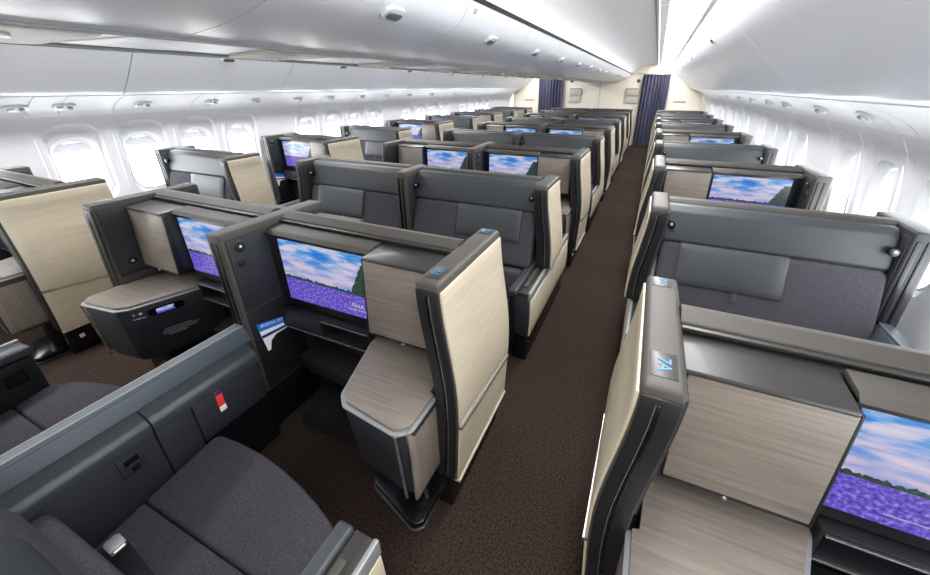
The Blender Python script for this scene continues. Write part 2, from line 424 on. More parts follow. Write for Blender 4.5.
    D['console'] = [('leather_body', body, [('fine_print', ink), ('port_symbols', sym), ('audio_jack', jack)]), ('veneer_top', wt, []), ('veneer_side', wr, []), ('edge_trim', tr, []), ('corner_trim', ct, []),
                    ('handset', hs, [('handset_screen', hscr, 'small lit screen')]), ('pedestal', ped, []), ('foot_plate', base, [('foot_rim', brim)])]
    # --- footrest and heel pad in the footwell
    m = MB(s).prism(rpoly([(.13, -.02), (.50, -.05), (.56, .10), (.13, .10)], .02, 3), 'z', .33, .40, .018, 3).mesh('cushion', 'fabric_dark')
    k = MB(s).box(.15, .52, -.0, .10, .27, .335, .004).mesh('bracket', 'darker')
    D['footrest'] = [('cushion', m, []), ('bracket', k, [])]
    m = MB(s).prism([(-.11, .02), (.10, .02), (.10, .13), (-.07, .10)], 'x', .15, .52, .012, 3).mesh('heel', 'fabric_dark')
    D['heel'] = [('heel', m, [])]
    # --- low black shroud of the footwell
    # --- rear cabinet seen over the rail (belongs to the seat behind)
    b_ = MB(s).box(.085, .36, .195, .31, .70, 1.035, .006).mesh('cabinet_body', 'dark')
    t_ = MB(s).box(.08, .365, .195, .318, 1.034, 1.052, .005).mesh('cabinet_top', 'cap')
    d_ = MB(s).box(.085, .36, .31, .325, .70, 1.03, .004).mesh('door', 'wood_c')
    D['rearcab'] = [('cabinet_body', b_, []), ('cabinet_top', t_, []), ('door', d_, [])]
    D['panel'] = aisle_panel(s, -.16, .36, .20, 'full')
    return D

def divider(s_list, y0, y1, zbot, pocket=True):
    """tall post between two suites (or beside the window)"""
    spec = []
    m = MB(1).box(-.045, .045, y0, y1, zbot, T, .010, 3)
    spec.append(('post', m.mesh('post', 'cap' if len(s_list) > 1 or pocket else 'dark'), []))
    m = MB(1)
    m.box(-.030, -.012, y0-.004, y0+.01, zbot+.03, T-.04, .002).box(.004, .016, y0-.004, y0+.01, zbot+.03, T-.04, .002)
    spec.append(('end_seal', m.mesh('end_seal', 'black'), []))
    for s in s_list:
        if pocket:
            m = MB(s).box(.040, .052, y0+.016, y1-.02, .715, T-.03, .004)
            spec.append(('upper_side_panel', m.mesh('upper_side_panel', 'dark'), []))
            m = MB(s).box(.040, .052, y0+.016, min(y1, .10)-.0, zbot+.02, .705, .004)
            spec.append(('literature_pocket', m.mesh('literature_pocket', 'darker'), []))
            for (yy, zz, r) in ((y0+.062, T-.068, .029), (y0+.055, T-.138, .022)):
                a = MB(s).cyl((.054, yy, zz), 'x', r, .006, 28).mesh('ring', 'cap')
                b = MB(s).cyl((.059, yy, zz), 'x', r*.8, .009, 24).mesh('reading_light' if r > .025 else 'button', 'darker')
                c = MB(s).cyl((.065, yy, zz+.003), 'x', r*.22, .004, 16).mesh('lens', 'lens')
                spec.append(('reading_light' if r > .025 else 'call_button', a, [('dial', b), ('lens', c)] if r > .025 else [('dial', b)]))
        else:
            m = MB(s).box(.040, .050, y0+.012, y1-.012, zbot+.02, T-.03, .004)
            spec.append(('side_panel', m.mesh('side_panel', 'dark'), []))
    if pocket:
        m = MB(1).box(-.03, .03, y0+.002, y1, .004, zbot, .003)
        spec.append(('lower_wall', m.mesh('lower_wall', 'black'), []))
    return spec

def low_wall(s_list, y0, y1):
    """low divider with a padded ledge on each side"""
    spec = []
    m = MB(1).prism([(-.03, .02), (.03, .02), (.03, .635), (.022, .648), (-.022, .648), (-.03, .635)], 'y', y0, y1, .0)
    spec.append(('core', m.mesh('core', 'ledge'), []))
    for s in s_list:
        m = MB(s).prism([(.0285, .60), (.0285, .637), (.034, .634), (.056, .582), (.050, .572)], 'y', y0, y1, .002)
        spec.append(('sloped_ledge', m.mesh('sloped_ledge', 'ledge'), []))
        for pa, pb in ((y0, y0+(y1-.03-y0)*.52-.002), (y0+(y1-.03-y0)*.52+.002, y1-.03)):
            m = MB(s).prism(rpoly([(.03, .50), (.03, .578), (.055, .578), (.100, .560), (.118, .54), (.118, .50)], [0, 0, .01, .03, .02, 0], 4), 'y', pa, pb, .004)
            spec.append(('arm_pad', m.mesh('arm_pad', 'leather'), []))
        m = MB(s).box(.019, .0225, y0, y1, .6465, .6492, .0)  # pale strip added to draw the highlight along the top edge
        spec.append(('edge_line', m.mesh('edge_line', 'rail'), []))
        L_ = y1-.03-y0
        cuts = [y0, y0+L_*.52, y0+L_*.665, y1-.035]
        for a, b in zip(cuts, cuts[1:]):
            m = MB(s).box(.03, .112, a+.002, b-.002, .20 if b < y1-.04 else .305, .498, .004)
            spec.append(('side_panel', m.mesh('side_panel', 'dark'), []))
        m = MB(s).box(.03, .095, y0, y1-.02, .02, .298, .003)
        spec.append(('kick_panel', m.mesh('kick_panel', 'black'), []))
        yy = y0+L_*.52-.085
        so = MB(s).box(.110, .117, yy-.035, yy+.035, .40, .485, .006).mesh('socket_plate', 'dark')
        h1 = MB(s).box(.114, .119, yy-.02, yy+.022, .447, .472, .003).mesh('power_socket', 'black')
        h2 = MB(s).box(.114, .119, yy-.008, yy+.016, .412, .434, .003).mesh('usb_socket', 'black')
        spec.append(('socket_plate', so, [('power_socket', h1), ('usb_socket', h2)]))
    return spec

def seat_module(s, d, w_l=.112, w_r=.94):
    """seat whose back is at v=0; d=-1 the sitter faces the camera, d=+1 he faces away"""
    def Y(v): return v*d
    spec = []
    # backrest cushion
    def bf(off):
        def fn(u, v):
            x = w_l-.04+(w_r-w_l+.08)*u
            z = .36+(.875-.36)*v
            y = .255-.20*v + .012*math.sin(PI*u)*0
            e = max(0, abs(u-.5)*2-.94)/.06
            y -= .018*e*e
            return (x, Y(y), z)
        return fn
    rings = []
    N = 14
    bk = MB(s)
    def cushion(b, x0, x1, pts_front, th, r=.03):
        # profile in (y,z) swept along x with softened ends
        pass
    prof = rpoly([(.06, .50), (.215, .515), (.105, .885), (.03, .885)], [0, .03, .03, .02], 4)
    prof2 = rpoly([(.06, .33), (.265, .33), (.245, .508), (.06, .495)], [0, .02, .03, 0], 4)
    def sweep(prof, x0, x1, r=.03, n=4):
        rings = []
        for k in range(n+1):
            t = k/n*PI/2; rings.append((x0+r*(1-math.sin(t)), r*(1-math.cos(t)) if 0 else r*(1-math.sin(PI/2-(PI/2-t)))*0+ r*(1-math.cos(PI/2-t))))
        cy = sum(p[0] for p in prof)/len(prof); cz = sum(p[1] for p in prof)/len(prof)
        out = []
        xs = [(x0+r*(1-math.cos(t)), r*(1-math.sin(t))) for t in [i/n*PI/2 for i in range(n+1)]]
        xs2 = [(x1-(x-x0), e) for x, e in reversed(xs)]
        for x, e in xs+xs2:
            ring = []
            for y, z in prof:
                dy, dz = cy-y, cz-z; L_ = math.hypot(dy, dz) or 1
                ring.append((x, Y(y+dy/L_*e), z+dz/L_*e))
            out.append(ring)
        return out
    m = MB(s).loft(sweep(prof, .122 if d > 0 else .052, .944 if d > 0 else .985)).mesh('backrest', 'fabric')
    m2 = MB(s).loft(sweep(prof2, w_l+.01, w_r)).mesh('lumbar_cushion', 'fabric')
    spec += [('backrest', m, []), ('lumbar_cushion', m2, [])]
    # leather headrest band
    prof3 = rpoly([(.0, .885), (.085, .875), (.10, .90), (.07, 1.05), (.045, 1.078), (.001, 1.078)], [0, .012, .02, .03, .02, 0], 4)
    spec.append(('headrest_band', MB(s).loft(sweep(prof3, .055, .985, .012)).mesh('headrest_band', 'leather'), []))
    # hanging pillow with strap
    def pf(u, v):
        x = .42+.475*u; z = .688+.205*v
        y = .105+(.885-z)*.29+.016+.006*math.sin(PI*u)*math.sin(PI*v)
        return (x, Y(y), z)
    p = MB(s).slab(pf, 8, 6, lambda u, v: (0, Y(-.022), 0), bev=.005).mesh('leather_pillow', 'leather')
    st = MB(s).slab(lambda u, v: (.60+.028*u, Y(.105+(.885-(.635+.07*v))*.29+.008), .635+.07*v), 1, 3, lambda u, v: (0, Y(-.01), 0), bev=.002).mesh('strap', 'leather')
    spec.append(('leather_pillow', p, [('strap', st)], 'slate blue leather pillow'))
    # knobs at the top corners
    for x in (.075, .955):
        k = MB(s).cyl((x, Y(.105), .985), 'y', .019, .026, 24).mesh('lamp_ring', 'black')
        k2 = MB(s).cyl((x, Y(.121), .990), 'y', .008, .008, 16).mesh('lens', 'greyplastic')
        spec.append(('lamp_ring', k, [('lens', k2)]))
    # seat cushion: rear and front blocks, front edge bowed
    xc = (w_l+w_r)/2
    FR = [(.955, .54), (.90, .585), (.82, .622), (.72, .650), (.62, .672), (.50, .690), (.38, .700), (.26, .700), (.15, .692), (.122, .675)]
    def plan(y0, y1, bow):
        pts = [(w_l+.01, y0), (w_r, y0)]
        if bow: return pts+[(x*.985+.004, y+(y1-.69)) for x, y in FR]
        return pts+[(w_r, y1), (w_l+.01, y1)]
    def block(y0, y1, bow, z0, za, zb):
        P = plan(y0, y1, bow)
        def zt(y): return za+(zb-za)*(y-.2)/(.58)
        r1 = [(x, Y(y), z0) for x, y in P]; r2 = [(x, Y(y), zt(y)) for x, y in P]
        return MB(s).loft([r1, r2], bev=.015, seg=3)
    spec.append(('seat_cushion', block(.20, .418, 0, .17, .245, .335).mesh('rear_cushion', 'fabric'), []))
    spec.append(('seat_cushion', block(.421, .69, 1, .17, .245, .335).mesh('front_cushion', 'fabric'), []))
    m = MB(s).prism([(x, Y(y)) for x, y in plan(.05, .60, 1)], 'z', .004, .172, .01).mesh('seat_base', 'darker')
    spec.append(('seat_base', m, []))
    return spec
def belt_spec(s, d):
    def Y(v): return v*d
    a = MB(s).slab(lambda u, v: (.225+.21*u+.0, Y(.275+.05*v-.02*u), .268+.012*math.sin(PI*u)+.006*v), 6, 1, lambda u, v: (0, 0, -.004), bev=.001).mesh('webbing', 'belt')
    b = MB(s).box(-.028, .028, -.02, .02, -.01, .012, .006, 3).xf(Matrix.Translation((.215, Y(.30), .292)) @ Matrix.Rotation(.5, 4, 'Y')).mesh('buckle', 'silver')
    c = MB(s).box(-.018, .018, -.022, .022, .008, .016, .003).xf(Matrix.Translation((.213, Y(.30), .292)) @ Matrix.Rotation(.5, 4, 'Y')).mesh('buckle_flap', 'rail')
    return [('webbing', a, []), ('buckle', b, [('buckle_flap', c)])]

def back_module(s):
    D = {}
    m = MB(s).box(.047, W-.09, .004, .075, .35, 1.055, .004)
    spec = [('wall_panel', m.mesh('wall_panel', 'dark'), [])]
    m = MB(s).prism(rpoly([(.003, 1.045), (.085, 1.045), (.085, 1.085), (.06, 1.094), (.015, 1.094), (.003, 1.08)], .006, 3), 'x', .047, W-.088, .0)
    spec.append(('top_rail', m.mesh('top_rail', 'cap'), []))
    D['partition'] = spec
    D['panel'] = aisle_panel(s, -.16, .16, .525, 'narrow')
    # low aisle arm
    A0, A1 = -.50, .56
    spec = []
    zb, zt = .20, .52
    out = lambda z: W+.038-.35*.0*(z)
    m = MB(s).box(W-.078, W+.018, A0, A1, zb, zt-.02, .008)
    spec.append(('arm_body', m.mesh('arm_body', 'dark'), []))
    m = MB(s).box(W-.118, W-.062, A0-.004, A1+.004, zt-.045, zt+.004, .014, 4)
    spec.append(('arm_pad', m.mesh('arm_pad', 'leather'), []))
    m = MB(s).box(W-.058, W+.006, A0-.002, A1+.002, zt-.03, zt-.008, .004)
    spec.append(('arm_channel', m.mesh('arm_channel', 'taupe'), []))
    m = MB(s).box(W-.046, W-.022, A0+.07, A0+.40, zt-.012, zt+.002, .003)
    spec.append(('table_slot', m.mesh('table_slot', 'cap'), []))
    m = MB(s).box(W-.046, W-.022, A1-.40, A1-.07, zt-.012, zt+.002, .003)
    spec.append(('table_slot', m.mesh('table_slot', 'cap'), []))
    m = MB(s).box(W+.006, W+.024, A0-.003, A1+.003, zt-.06, zt+.002, .006)
    spec.append(('outer_rail', m.mesh('outer_rail', 'rail'), []))
    m = MB(s).slab(lambda u, v: (W+.026+.006*math.sin(PI*v), A0+.004+(A1-A0-.008)*u, zb+.01+(zt-.068-zb)*v), 8, 6, lambda u, v: (-.012, 0, 0), bev=.003)
    spec.append(('veneer', m.mesh('veneer', 'wood_l'), []))
    m = MB(s).box(W-.09, W+.005, A0+.02, A1-.02, .002, zb+.002, .005)
    spec.append(('plinth', m.mesh('plinth', 'black'), []))
    m = MB(s).box(W-.115, W-.078, A0+.01, A1-.01, .12, zt-.05, .006)
    spec.append(('inner_panel', m.mesh('inner_panel', 'darker'), []))
    m = MB(s).box(W-.121, W-.113, A1-.12, A1-.05, .36, .43, .003)
    spec.append(('control_plate', m.mesh('control_plate', 'black'), []))
    D['arm'] = spec
    D['seat'] = seat_module(s, -1)
    return D

TV = {1: tv_module(1), -1: tv_module(-1)}
BK = {1: back_module(1), -1: back_module(-1)}
SEAT_A = {1: seat_module(1, 1), -1: seat_module(-1, 1)}
LW = {}
def lw(key, sl, a, b):
    if key not in LW: LW[key] = low_wall(sl, a, b)
    return LW[key]

ROWS_TV = range(5); ROWS_BK = range(4)
def tvy(k): return P1+L2*k
def bky(k): return P1+1.3246+L2*k
COUNT = ['nearest', 'second', 'third', 'fourth', 'fifth']
letters = {'CR': ('E', 'D'), 'CL': ('F', 'G'), 'R': ('A', 'C'), 'L': ('K', 'H')}
# seat number lettering: read from the aisle
def number_text(body, s, x, y, size=.040):
    # top of the letters points away from the aisle
    ang = -PI/2 if s < 0 else PI/2
    return text_mesh(body, size, 'cyan', Matrix.Translation((x, y, T+.0022)) @ Matrix.Rotation(ang, 4, 'Z'), .0004)
for key, (X0, s, oy, words) in COLS.items():
    for k in ROWS_TV:
        y = tvy(k)+oy; loc = (X0, y, 0); th = COUNT[k]
        tail = f'{words}, {th} monitor row'
        thing('suite_partition', f'charcoal monitor wall with taupe rail, {tail}', 'partition', loc, TV[s]['partition'], 'monitor walls between the suites')
        mon = thing('seat_monitor', f'lit monitor with lavender field, {tail}', 'monitor', loc, TV[s]['monitor'], 'seat monitors')
        if k < 2:
            for n_, me in TV[s]['logo']:
                if not (key == 'L'): obj(n_, me, mon)
        thing('storage_cabinet', f'oak-fronted wall cabinet beside monitor, {tail}', 'cabinet', loc, TV[s]['cabinet'], 'storage cabinets beside the monitors')
        if k < 2: thing('storage_niche', f'open black shelf under the monitor, {tail}', 'shelf', loc, TV[s]['niche'], 'open shelves below the monitors')
        pan = thing('privacy_panel', f'tall maple aisle panel with taupe cap, {tail}', 'privacy panel', loc, TV[s]['panel'], 'tall aisle panels beside the monitors')
        if k < 2:
            n1, n2 = letters[key]
            obj('seat_number', number_text(f'{7+k}{n1}', s, s*(W-.042), -.16+.072), pan)
            obj('seat_number', number_text(f'{7+k}{n2}', s, s*(W-.042), .36-.045, .032), pan)
        if k < 1 or (k < 2 and key in ('CR', 'L')):
            thing('side_console', f'oak-topped console with dark leather body, {tail}', 'console', loc, TV[s]['console'], 'side consoles below the cabinets')
        if k == 0 and key in ('CR', 'CL', 'R'):
            thing('footrest', f'dark wool footrest below the monitor, {tail}', 'footrest', loc, TV[s]['footrest'], 'footrests')
        if k == 0 and key == 'CR':
            thing('heel_pad', 'dark padded heel step on the floor of the nearest middle-right footwell', 'heel pad', loc, TV[s]['heel'])
        if k < 2 and key != 'L':
            thing('storage_cabinet', f'taupe-topped cabinet behind the monitor wall, {tail}', 'cabinet', loc, TV[s]['rearcab'], 'cabinets behind the monitor walls')
    for k in ROWS_BK:
        y = bky(k)+oy; loc = (X0, y, 0); th = COUNT[k]
        tail = f'{words}, {th} headrest row'
        thing('seat_partition', f'charcoal wall behind the seat back, {tail}', 'partition', loc, BK[s]['partition'], 'walls behind the seats')
        thing('privacy_panel', f'narrow maple aisle panel beside headrest, {tail}', 'privacy panel', loc, BK[s]['panel'], 'narrow aisle panels beside the headrests')
        thing('aisle_armrest', f'low maple-faced aisle armrest with grey pad, {tail}', 'armrest', loc, BK[s]['arm'], 'low aisle armrests')
        thing('business_seat', f'plum-grey seat with slate headrest band and pillow, {tail}', 'seat', loc, BK[s]['seat'], 'seats seen from the front')
# dividers
dv2 = divider([1, -1], -.1675, .38, .25); dvR = divider([-1], -.13, .34, .25); dvL = divider([1], -.13, .34, .25)
db2 = divider([1, -1], -.19, .12, .60, False); dbR = divider([-1], -.13, .20, .40, False); dbL = divider([1], -.13, .20, .40, False)
for k in ROWS_TV:
    thing('divider_post', f'tall taupe-capped centre divider post, {COUNT[k]} monitor row', 'divider', (0, tvy(k), 0), dv2, 'centre divider posts')
    thing('divider_post', f'taupe-edged window-side screen, right window column, {COUNT[k]} monitor row', 'divider', (2.724, tvy(k)-.18, 0), dvR, 'window side screens')
    thing('divider_post', f'taupe-edged window-side screen, left window column, {COUNT[k]} monitor row', 'divider', (-2.777, tvy(k)-.146, 0), dvL, 'window side screens')
for k in ROWS_BK:
    thing('divider_post', f'centre divider post between headrests, {COUNT[k]} headrest row', 'divider', (0, bky(k), 0), db2, 'centre divider posts')
    thing('divider_post', f'window-side wing beside headrest, right window column, {COUNT[k]} headrest row', 'divider', (2.724, bky(k)-.18, 0), dbR, 'window side screens')
    thing('divider_post', f'window-side wing beside headrest, left window column, {COUNT[k]} headrest row', 'divider', (-2.777, bky(k)-.146, 0), dbL, 'window side screens')
# low dividers: P0 -> P1 for the nearest pair, then P1 -> P2
a0 = -.05; a1 = tvy(0)-.1675
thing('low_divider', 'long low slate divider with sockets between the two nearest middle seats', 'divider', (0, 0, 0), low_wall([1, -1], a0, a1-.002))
g0 = .382; g1 = 1.3246-.192
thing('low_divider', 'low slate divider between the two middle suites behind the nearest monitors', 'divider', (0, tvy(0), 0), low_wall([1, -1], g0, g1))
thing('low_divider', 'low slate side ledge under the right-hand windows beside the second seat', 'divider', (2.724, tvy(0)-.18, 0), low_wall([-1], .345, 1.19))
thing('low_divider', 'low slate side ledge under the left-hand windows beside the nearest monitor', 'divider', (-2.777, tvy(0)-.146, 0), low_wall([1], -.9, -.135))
# nearest seats (facing away) and their armrests
y0 = bky(-1)
thing('business_seat', 'plum-grey seat cushion nearest of all, with belt buckle', 'seat', (0, y0, 0), SEAT_A[1], 'seats facing away')
thing('business_seat', 'plum-grey seat beyond the low slate divider at the left edge', 'seat', (0, y0, 0), SEAT_A[-1], 'seats facing away')
thing('aisle_armrest', 'grey armrest end with table slot beside the nearest plum-grey seat cushion', 'armrest', (0, y0, 0), BK[1]['arm'], 'low aisle armrests')
thing('aisle_armrest', 'dark armrest with round button at the left edge beyond the low divider', 'armrest', (0, y0, 0), BK[-1]['arm'], 'low aisle armrests')
thing('seat_belt', 'navy seat belt with silver buckle lying on the nearest seat', 'seat belt', (0, y0, 0), belt_spec(1, 1))
# safety cards and tag
def card(s):
    a = MB(s).prism([(.0, .634), (.175, .588), (.170, .530), (.078, .533), (.048, .515), (.034, .470), (.020, .470)], 'x', .0525, .0545, 0).mesh('card_sheet', 'paper')
    b = MB(s).prism([(.0, .635), (.176, .589), (.173, .556), (.004, .592)], 'x', .054, .0555, 0).mesh('blue_band', 'blue')
    c = MB(s).prism([(.009, .566), (.1715, .546), (.171, .532), (.011, .550)], 'x', .054, .0555, 0).mesh('navy_band', 'navy')
    return [('card_sheet', a, []), ('blue_band', b, []), ('navy_band', c, [])]
for key in ('CR', 'L'):
    X0, s, oy, words = COLS[key]
    for k in ((0,) if key == 'CR' else (1,)):
        c = thing('safety_card', f'blue and white card tucked in the literature pocket, {words}', 'card', (X0, tvy(k)+oy-.13, 0), card(s), 'safety cards')
        if key == 'CR':
            obj('card_lettering', text_mesh('BOEING 777', .021, 'paper', Matrix.Translation((.0558, .070, .602)) @ Matrix.Rotation(PI/2, 4, 'Z') @ Matrix.Rotation(PI/2, 4, 'X') @ Matrix.Rotation(-.25, 4, 'Z'), .0003), c)
sh = Matrix.Translation((.1145, .612, .452))
tg = MB().box(.112, .1155, -.013, .013, -.052, .052, .001).mesh('tag_strip', 'red')
t1 = MB().box(.1152, .1165, -.013, .013, -.052, -.026, .0005).mesh('tag_end', 'paper')
t2 = MB().box(.1152, .1165, -.013, .013, .034, .052, .0005).mesh('tag_top', 'navy')
thing('life_vest_tag', 'small red tag with white end on the low slate divider', 'tag', (0, .612, .442), [('tag_strip', tg, []), ('tag_end', t1, []), ('tag_top', t2, [])])

# ------------------------------------------------------------------ cabin shell
YB, YF = -1.6, 12.27
struct('floor', MB().box(-2.95, 2.95, YB, YF+1.5, -.06, 0, 0).mesh('floor', 'carpet'))
def sweep_y(prof, y0, y1, th, mat, name, s=1, bev=0):
    """open profile (x,z) swept along y, thickened by th outwards (left normal of the path)"""
    n = len(prof); nor = []
    for i in range(n):
        a = Vector(prof[max(i-1, 0)]); b = Vector(prof[min(i+1, n-1)]); d = (b-a).normalized(); nor.append(Vector((-d.y, d.x)))
    back = [(p[0]+q.x*th, p[1]+q.y*th) for p, q in zip(prof, nor)]
    poly = list(prof)+back[::-1]
    return MB(s).prism(poly, 'y', y0, y1, bev).mesh(name, mat)
def smooth_prof(pts, n=6):
    out = []
    for i in range(len(pts)-1):
        p0 = Vector(pts[max(i-1, 0)]); p1 = Vector(pts[i]); p2 = Vector(pts[i+1]); p3 = Vector(pts[min(i+2, len(pts)-1)])
        for k in range(n):
            t = k/n
            q = .5*((2*p1)+(-p0+p2)*t+(2*p0-5*p1+4*p2-p3)*t*t+(-p0+3*p1-3*p2+p3)*t**3)
            out.append(tuple(q))
    out.append(tuple(pts[-1])); return out
# side walls with window openings
WP = [(2.90, 0), (2.90, .5), (2.895, .8), (2.875, 1.1), (2.83, 1.30), (2.76, 1.43)]
WPs = smooth_prof(WP, 4)
def wx(z):
    for (xa, za), (xb, zb) in zip(WPs, WPs[1:]):
        if za <= z <= zb+1e-9: return xa+(xb-xa)*(z-za)/max(1e-9, zb-za)
    return WPs[-1][0] if z > 1 else WPs[0][0]
def ringpts(hw, z0, z1, r, yc, dep, N=48):
    P = rpoly([(-hw, z0), (hw, z0), (hw, z1), (-hw, z1)], r, 10)   # 44 pts
    return [(wx(z)+dep, yc+y, z) for y, z in P]
def build_wall(side, s, groups):
    centers = [g+.487*i for g in groups for i in range(4) if g+.487*i < YF-.3]
    b = bmesh.new()
    def grid(ya, yb, za, zb, nz=10, ny=1):
        for i in range(nz):
            z0 = za+(zb-za)*i/nz; z1 = za+(zb-za)*(i+1)/nz
            b.faces.new([b.verts.new(p) for p in ((wx(z0), ya, z0), (wx(z0), yb, z0), (wx(z1), yb, z1), (wx(z1), ya, z1))])
    ZA, ZB, H = .62, 1.41, .225
    grid(YB, YF, 0, ZA, 6); 
    grid(YB, YF, ZB, 1.43, 1)
    prev = YB
    for c in centers:
        if c-H > prev+1e-4: grid(prev, c-H, ZA, ZB, 10)
        prev = c+H
        outer = ringpts(.185, .68, 1.365, .13, c, 0)
        # rectangle ring with matching angles
        cz = (ZA+ZB)/2; rect = []
        for (x, y, z) in outer:
            dy, dz = y-c, z-cz
            k = min(H/abs(dy) if abs(dy) > 1e-6 else 1e9, ((ZB-cz)/abs(dz)) if abs(dz) > 1e-6 else 1e9)
            yy, zz = c+dy*k, cz+dz*k; rect.append((wx(min(max(zz, ZA), ZB)), yy, zz))
        corners = [(c-H, ZA), (c+H, ZA), (c+H, ZB), (c-H, ZB)]
        for (yy, zz) in corners:   # snap nearest
            j = min(range(len(rect)), key=lambda i: (rect[i][1]-yy)**2+(rect[i][2]-zz)**2); rect[j] = (wx(zz), yy, zz)
        A = [b.verts.new(p) for p in rect]; B = [b.verts.new(p) for p in outer]; n = len(A)
        for i in range(n): b.faces.new((A[i], A[(i+1) % n], B[(i+1) % n], B[i]))
    grid(prev, YF, ZA, ZB, 10)
    m = MB(s); m._merge(b); 
    for f in m.bm.faces:
        f.normal_update()
    bm = m.bm
    # normals towards the cabin (-x before flip)
    for f in bm.faces:
        if f.normal.x > 0: f.normal_flip()
    struct('wall_'+side, m.mesh('wall_'+side, 'wallw'))
    idx = 0
    # one set of window meshes at yc=0
    if 'win' not in LW or True:
        b = bmesh.new()
        R_ = [(.187, .678, 1.367, .13, -.001), (.176, .69, 1.352, .125, .022), (.162, .71, 1.30, .13, .034), (.156, .72, 1.258, .13, .026), (.150, .73, 1.247, .125, .036), (.135, .76, 1.21, .12, .09), (.132, .765, 1.205, .12, .10)]
        rs = [[b.verts.new(p) for p in ringpts(hw, z0, z1, r, 0, d)] for hw, z0, z1, r, d in R_]
        for A, B in zip(rs, rs[1:]):
            n = len(A)
            for i in range(n): b.faces.new((A[i], A[(i+1) % n], B[(i+1) % n], B[i]))
        m = MB(s); m._merge(b)
        fr = m.mesh('window_reveal', 'wallw')
        g = MB(s).loft([ringpts(.134, .762, 1.208, .12, 0, .095), ringpts(.134, .762, 1.208, .12, 0, .105)]).mesh('pane', 'glass_day')
    zs = .97 if s > 0 else 1.13
    SP = rpoly([(-.131, zs), (.131, zs), (.131, 1.206), (-.131, 1.206)], [.004, .004, .118, .118], 10)
    shd = MB(s).loft([[(wx(z)+.080, y, z) for y, z in SP], [(wx(z)+.086, y, z) for y, z in SP]]).mesh('window_shade', 'shade')
    for c in centers:
        LWn[0] += 1
        w = struct(f'window_{LWn[0]}', fr, (0, c, 0)); struct('pane', g, (0, 0, 0), w); struct('window_shade', shd, (0, 0, 0), w)
LWn = [0]
build_wall('right', 1, [-.56, 1.88, 4.32, 6.76, 9.2])
build_wall('left', -1, [-.90, 1.54, 3.98, 6.42, 8.86])
# psu strip, bins, ceiling
PSU = smooth_prof([(2.76, 1.43), (2.70, 1.485), (2.58, 1.545), (2.47, 1.58)], 5)
BIN = smooth_prof([(2.455, 1.588), (2.40, 1.615), (2.27, 1.725), (2.13, 1.855), (2.0, 1.975), (1.92, 2.09), (1.875, 2.20)], 5)
n_tr = 0
for side, s in (('right', 1), ('left', -1)):
    y = YB; i = 0
    while y < YF-.05:
        w_ = [.62, .18, .34][i % 3]; e = min(y+w_, YF)
        n_tr += 1
        struct(f'trim_{n_tr}', sweep_y(PSU, y+.003, e-.003, -.02, 'white', 'psu_panel', s, .0)); y = e; i += 1
    n_tr += 1
    struct(f'trim_{n_tr}', sweep_y([(p[0]+.03, p[1]+.03) for p in PSU], YB, YF, -.01, 'gap', 'psu_gap', s))
    seams = [-1.0, 1.0, 3.0, 5.2, 7.4, 9.6, YF] if s > 0 else [-1.12, .34]+[1.8+1.46*i for i in range(8)]
    lat_off = 0
    bins = [YB]+[q for q in seams if YB < q < YF-.3]+[YF]
    for j, (ya, yb) in enumerate(zip(bins, bins[1:])):
        door = sweep_y(BIN, ya+.004, yb-.004, -.025, 'bin', 'bin_door', s)
        yc = (ya+yb)/2; q = Vector(min(BIN, key=lambda p: abs(p[1]-(2.03 if s > 0 else 1.882))))
        nrm = Vector((-.72, -.69)) if s < 0 else Vector((-.85, -.52))
        ang = math.atan2(-nrm.y, -nrm.x)   # tilt about y
        qi = min(range(1, len(BIN)-1), key=lambda i: abs(BIN[i][1]-q.y)); tg_ = (Vector(BIN[qi+1])-Vector(BIN[qi-1])).normalized()
        nx_, nz_ = tg_.y, -tg_.x      # outward (into the bin)
        if nx_ < 0: nx_, nz_ = -nx_, -nz_
        def place_latch(mb):
            return mb.xf(Matrix(((nx_, 0, tg_.x, q.x), (0, 1, 0, yc), (nz_, 0, tg_.y, q.y), (0, 0, 0, 1))))
        lp = place_latch(MB(s).prism(rpoly([(-.065, -.027), (.065, -.027), (.065, .027), (-.065, .027)], .024, 4), 'x', -.010, .01, .002)).mesh('latch_plate', 'lens')
        lh = place_latch(MB(s).prism(rpoly([(-.05, -.016), (.05, -.016), (.05, .016), (-.05, .016)], .015, 4), 'x', -.014, .0, .002)).mesh('latch_handle', 'latchgrey')
        nm = f'white curved overhead bin above the {side} windows, {["nearest","second","third","fourth","fifth","sixth","seventh","eighth","ninth","farthest","last","end"][j]}'
        thing('overhead_bin', nm, 'overhead bin', (0, 0, 0), [('bin_door', door, []), ('latch_plate', lp, [('latch_handle', lh)])], f'overhead bins above the {side} windows')
    n_tr += 1
    struct(f'trim_{n_tr}', sweep_y([(p[0]+.03, p[1]+.03) for p in BIN], YB, YF, -.02, 'gap', 'bin_gap', s))
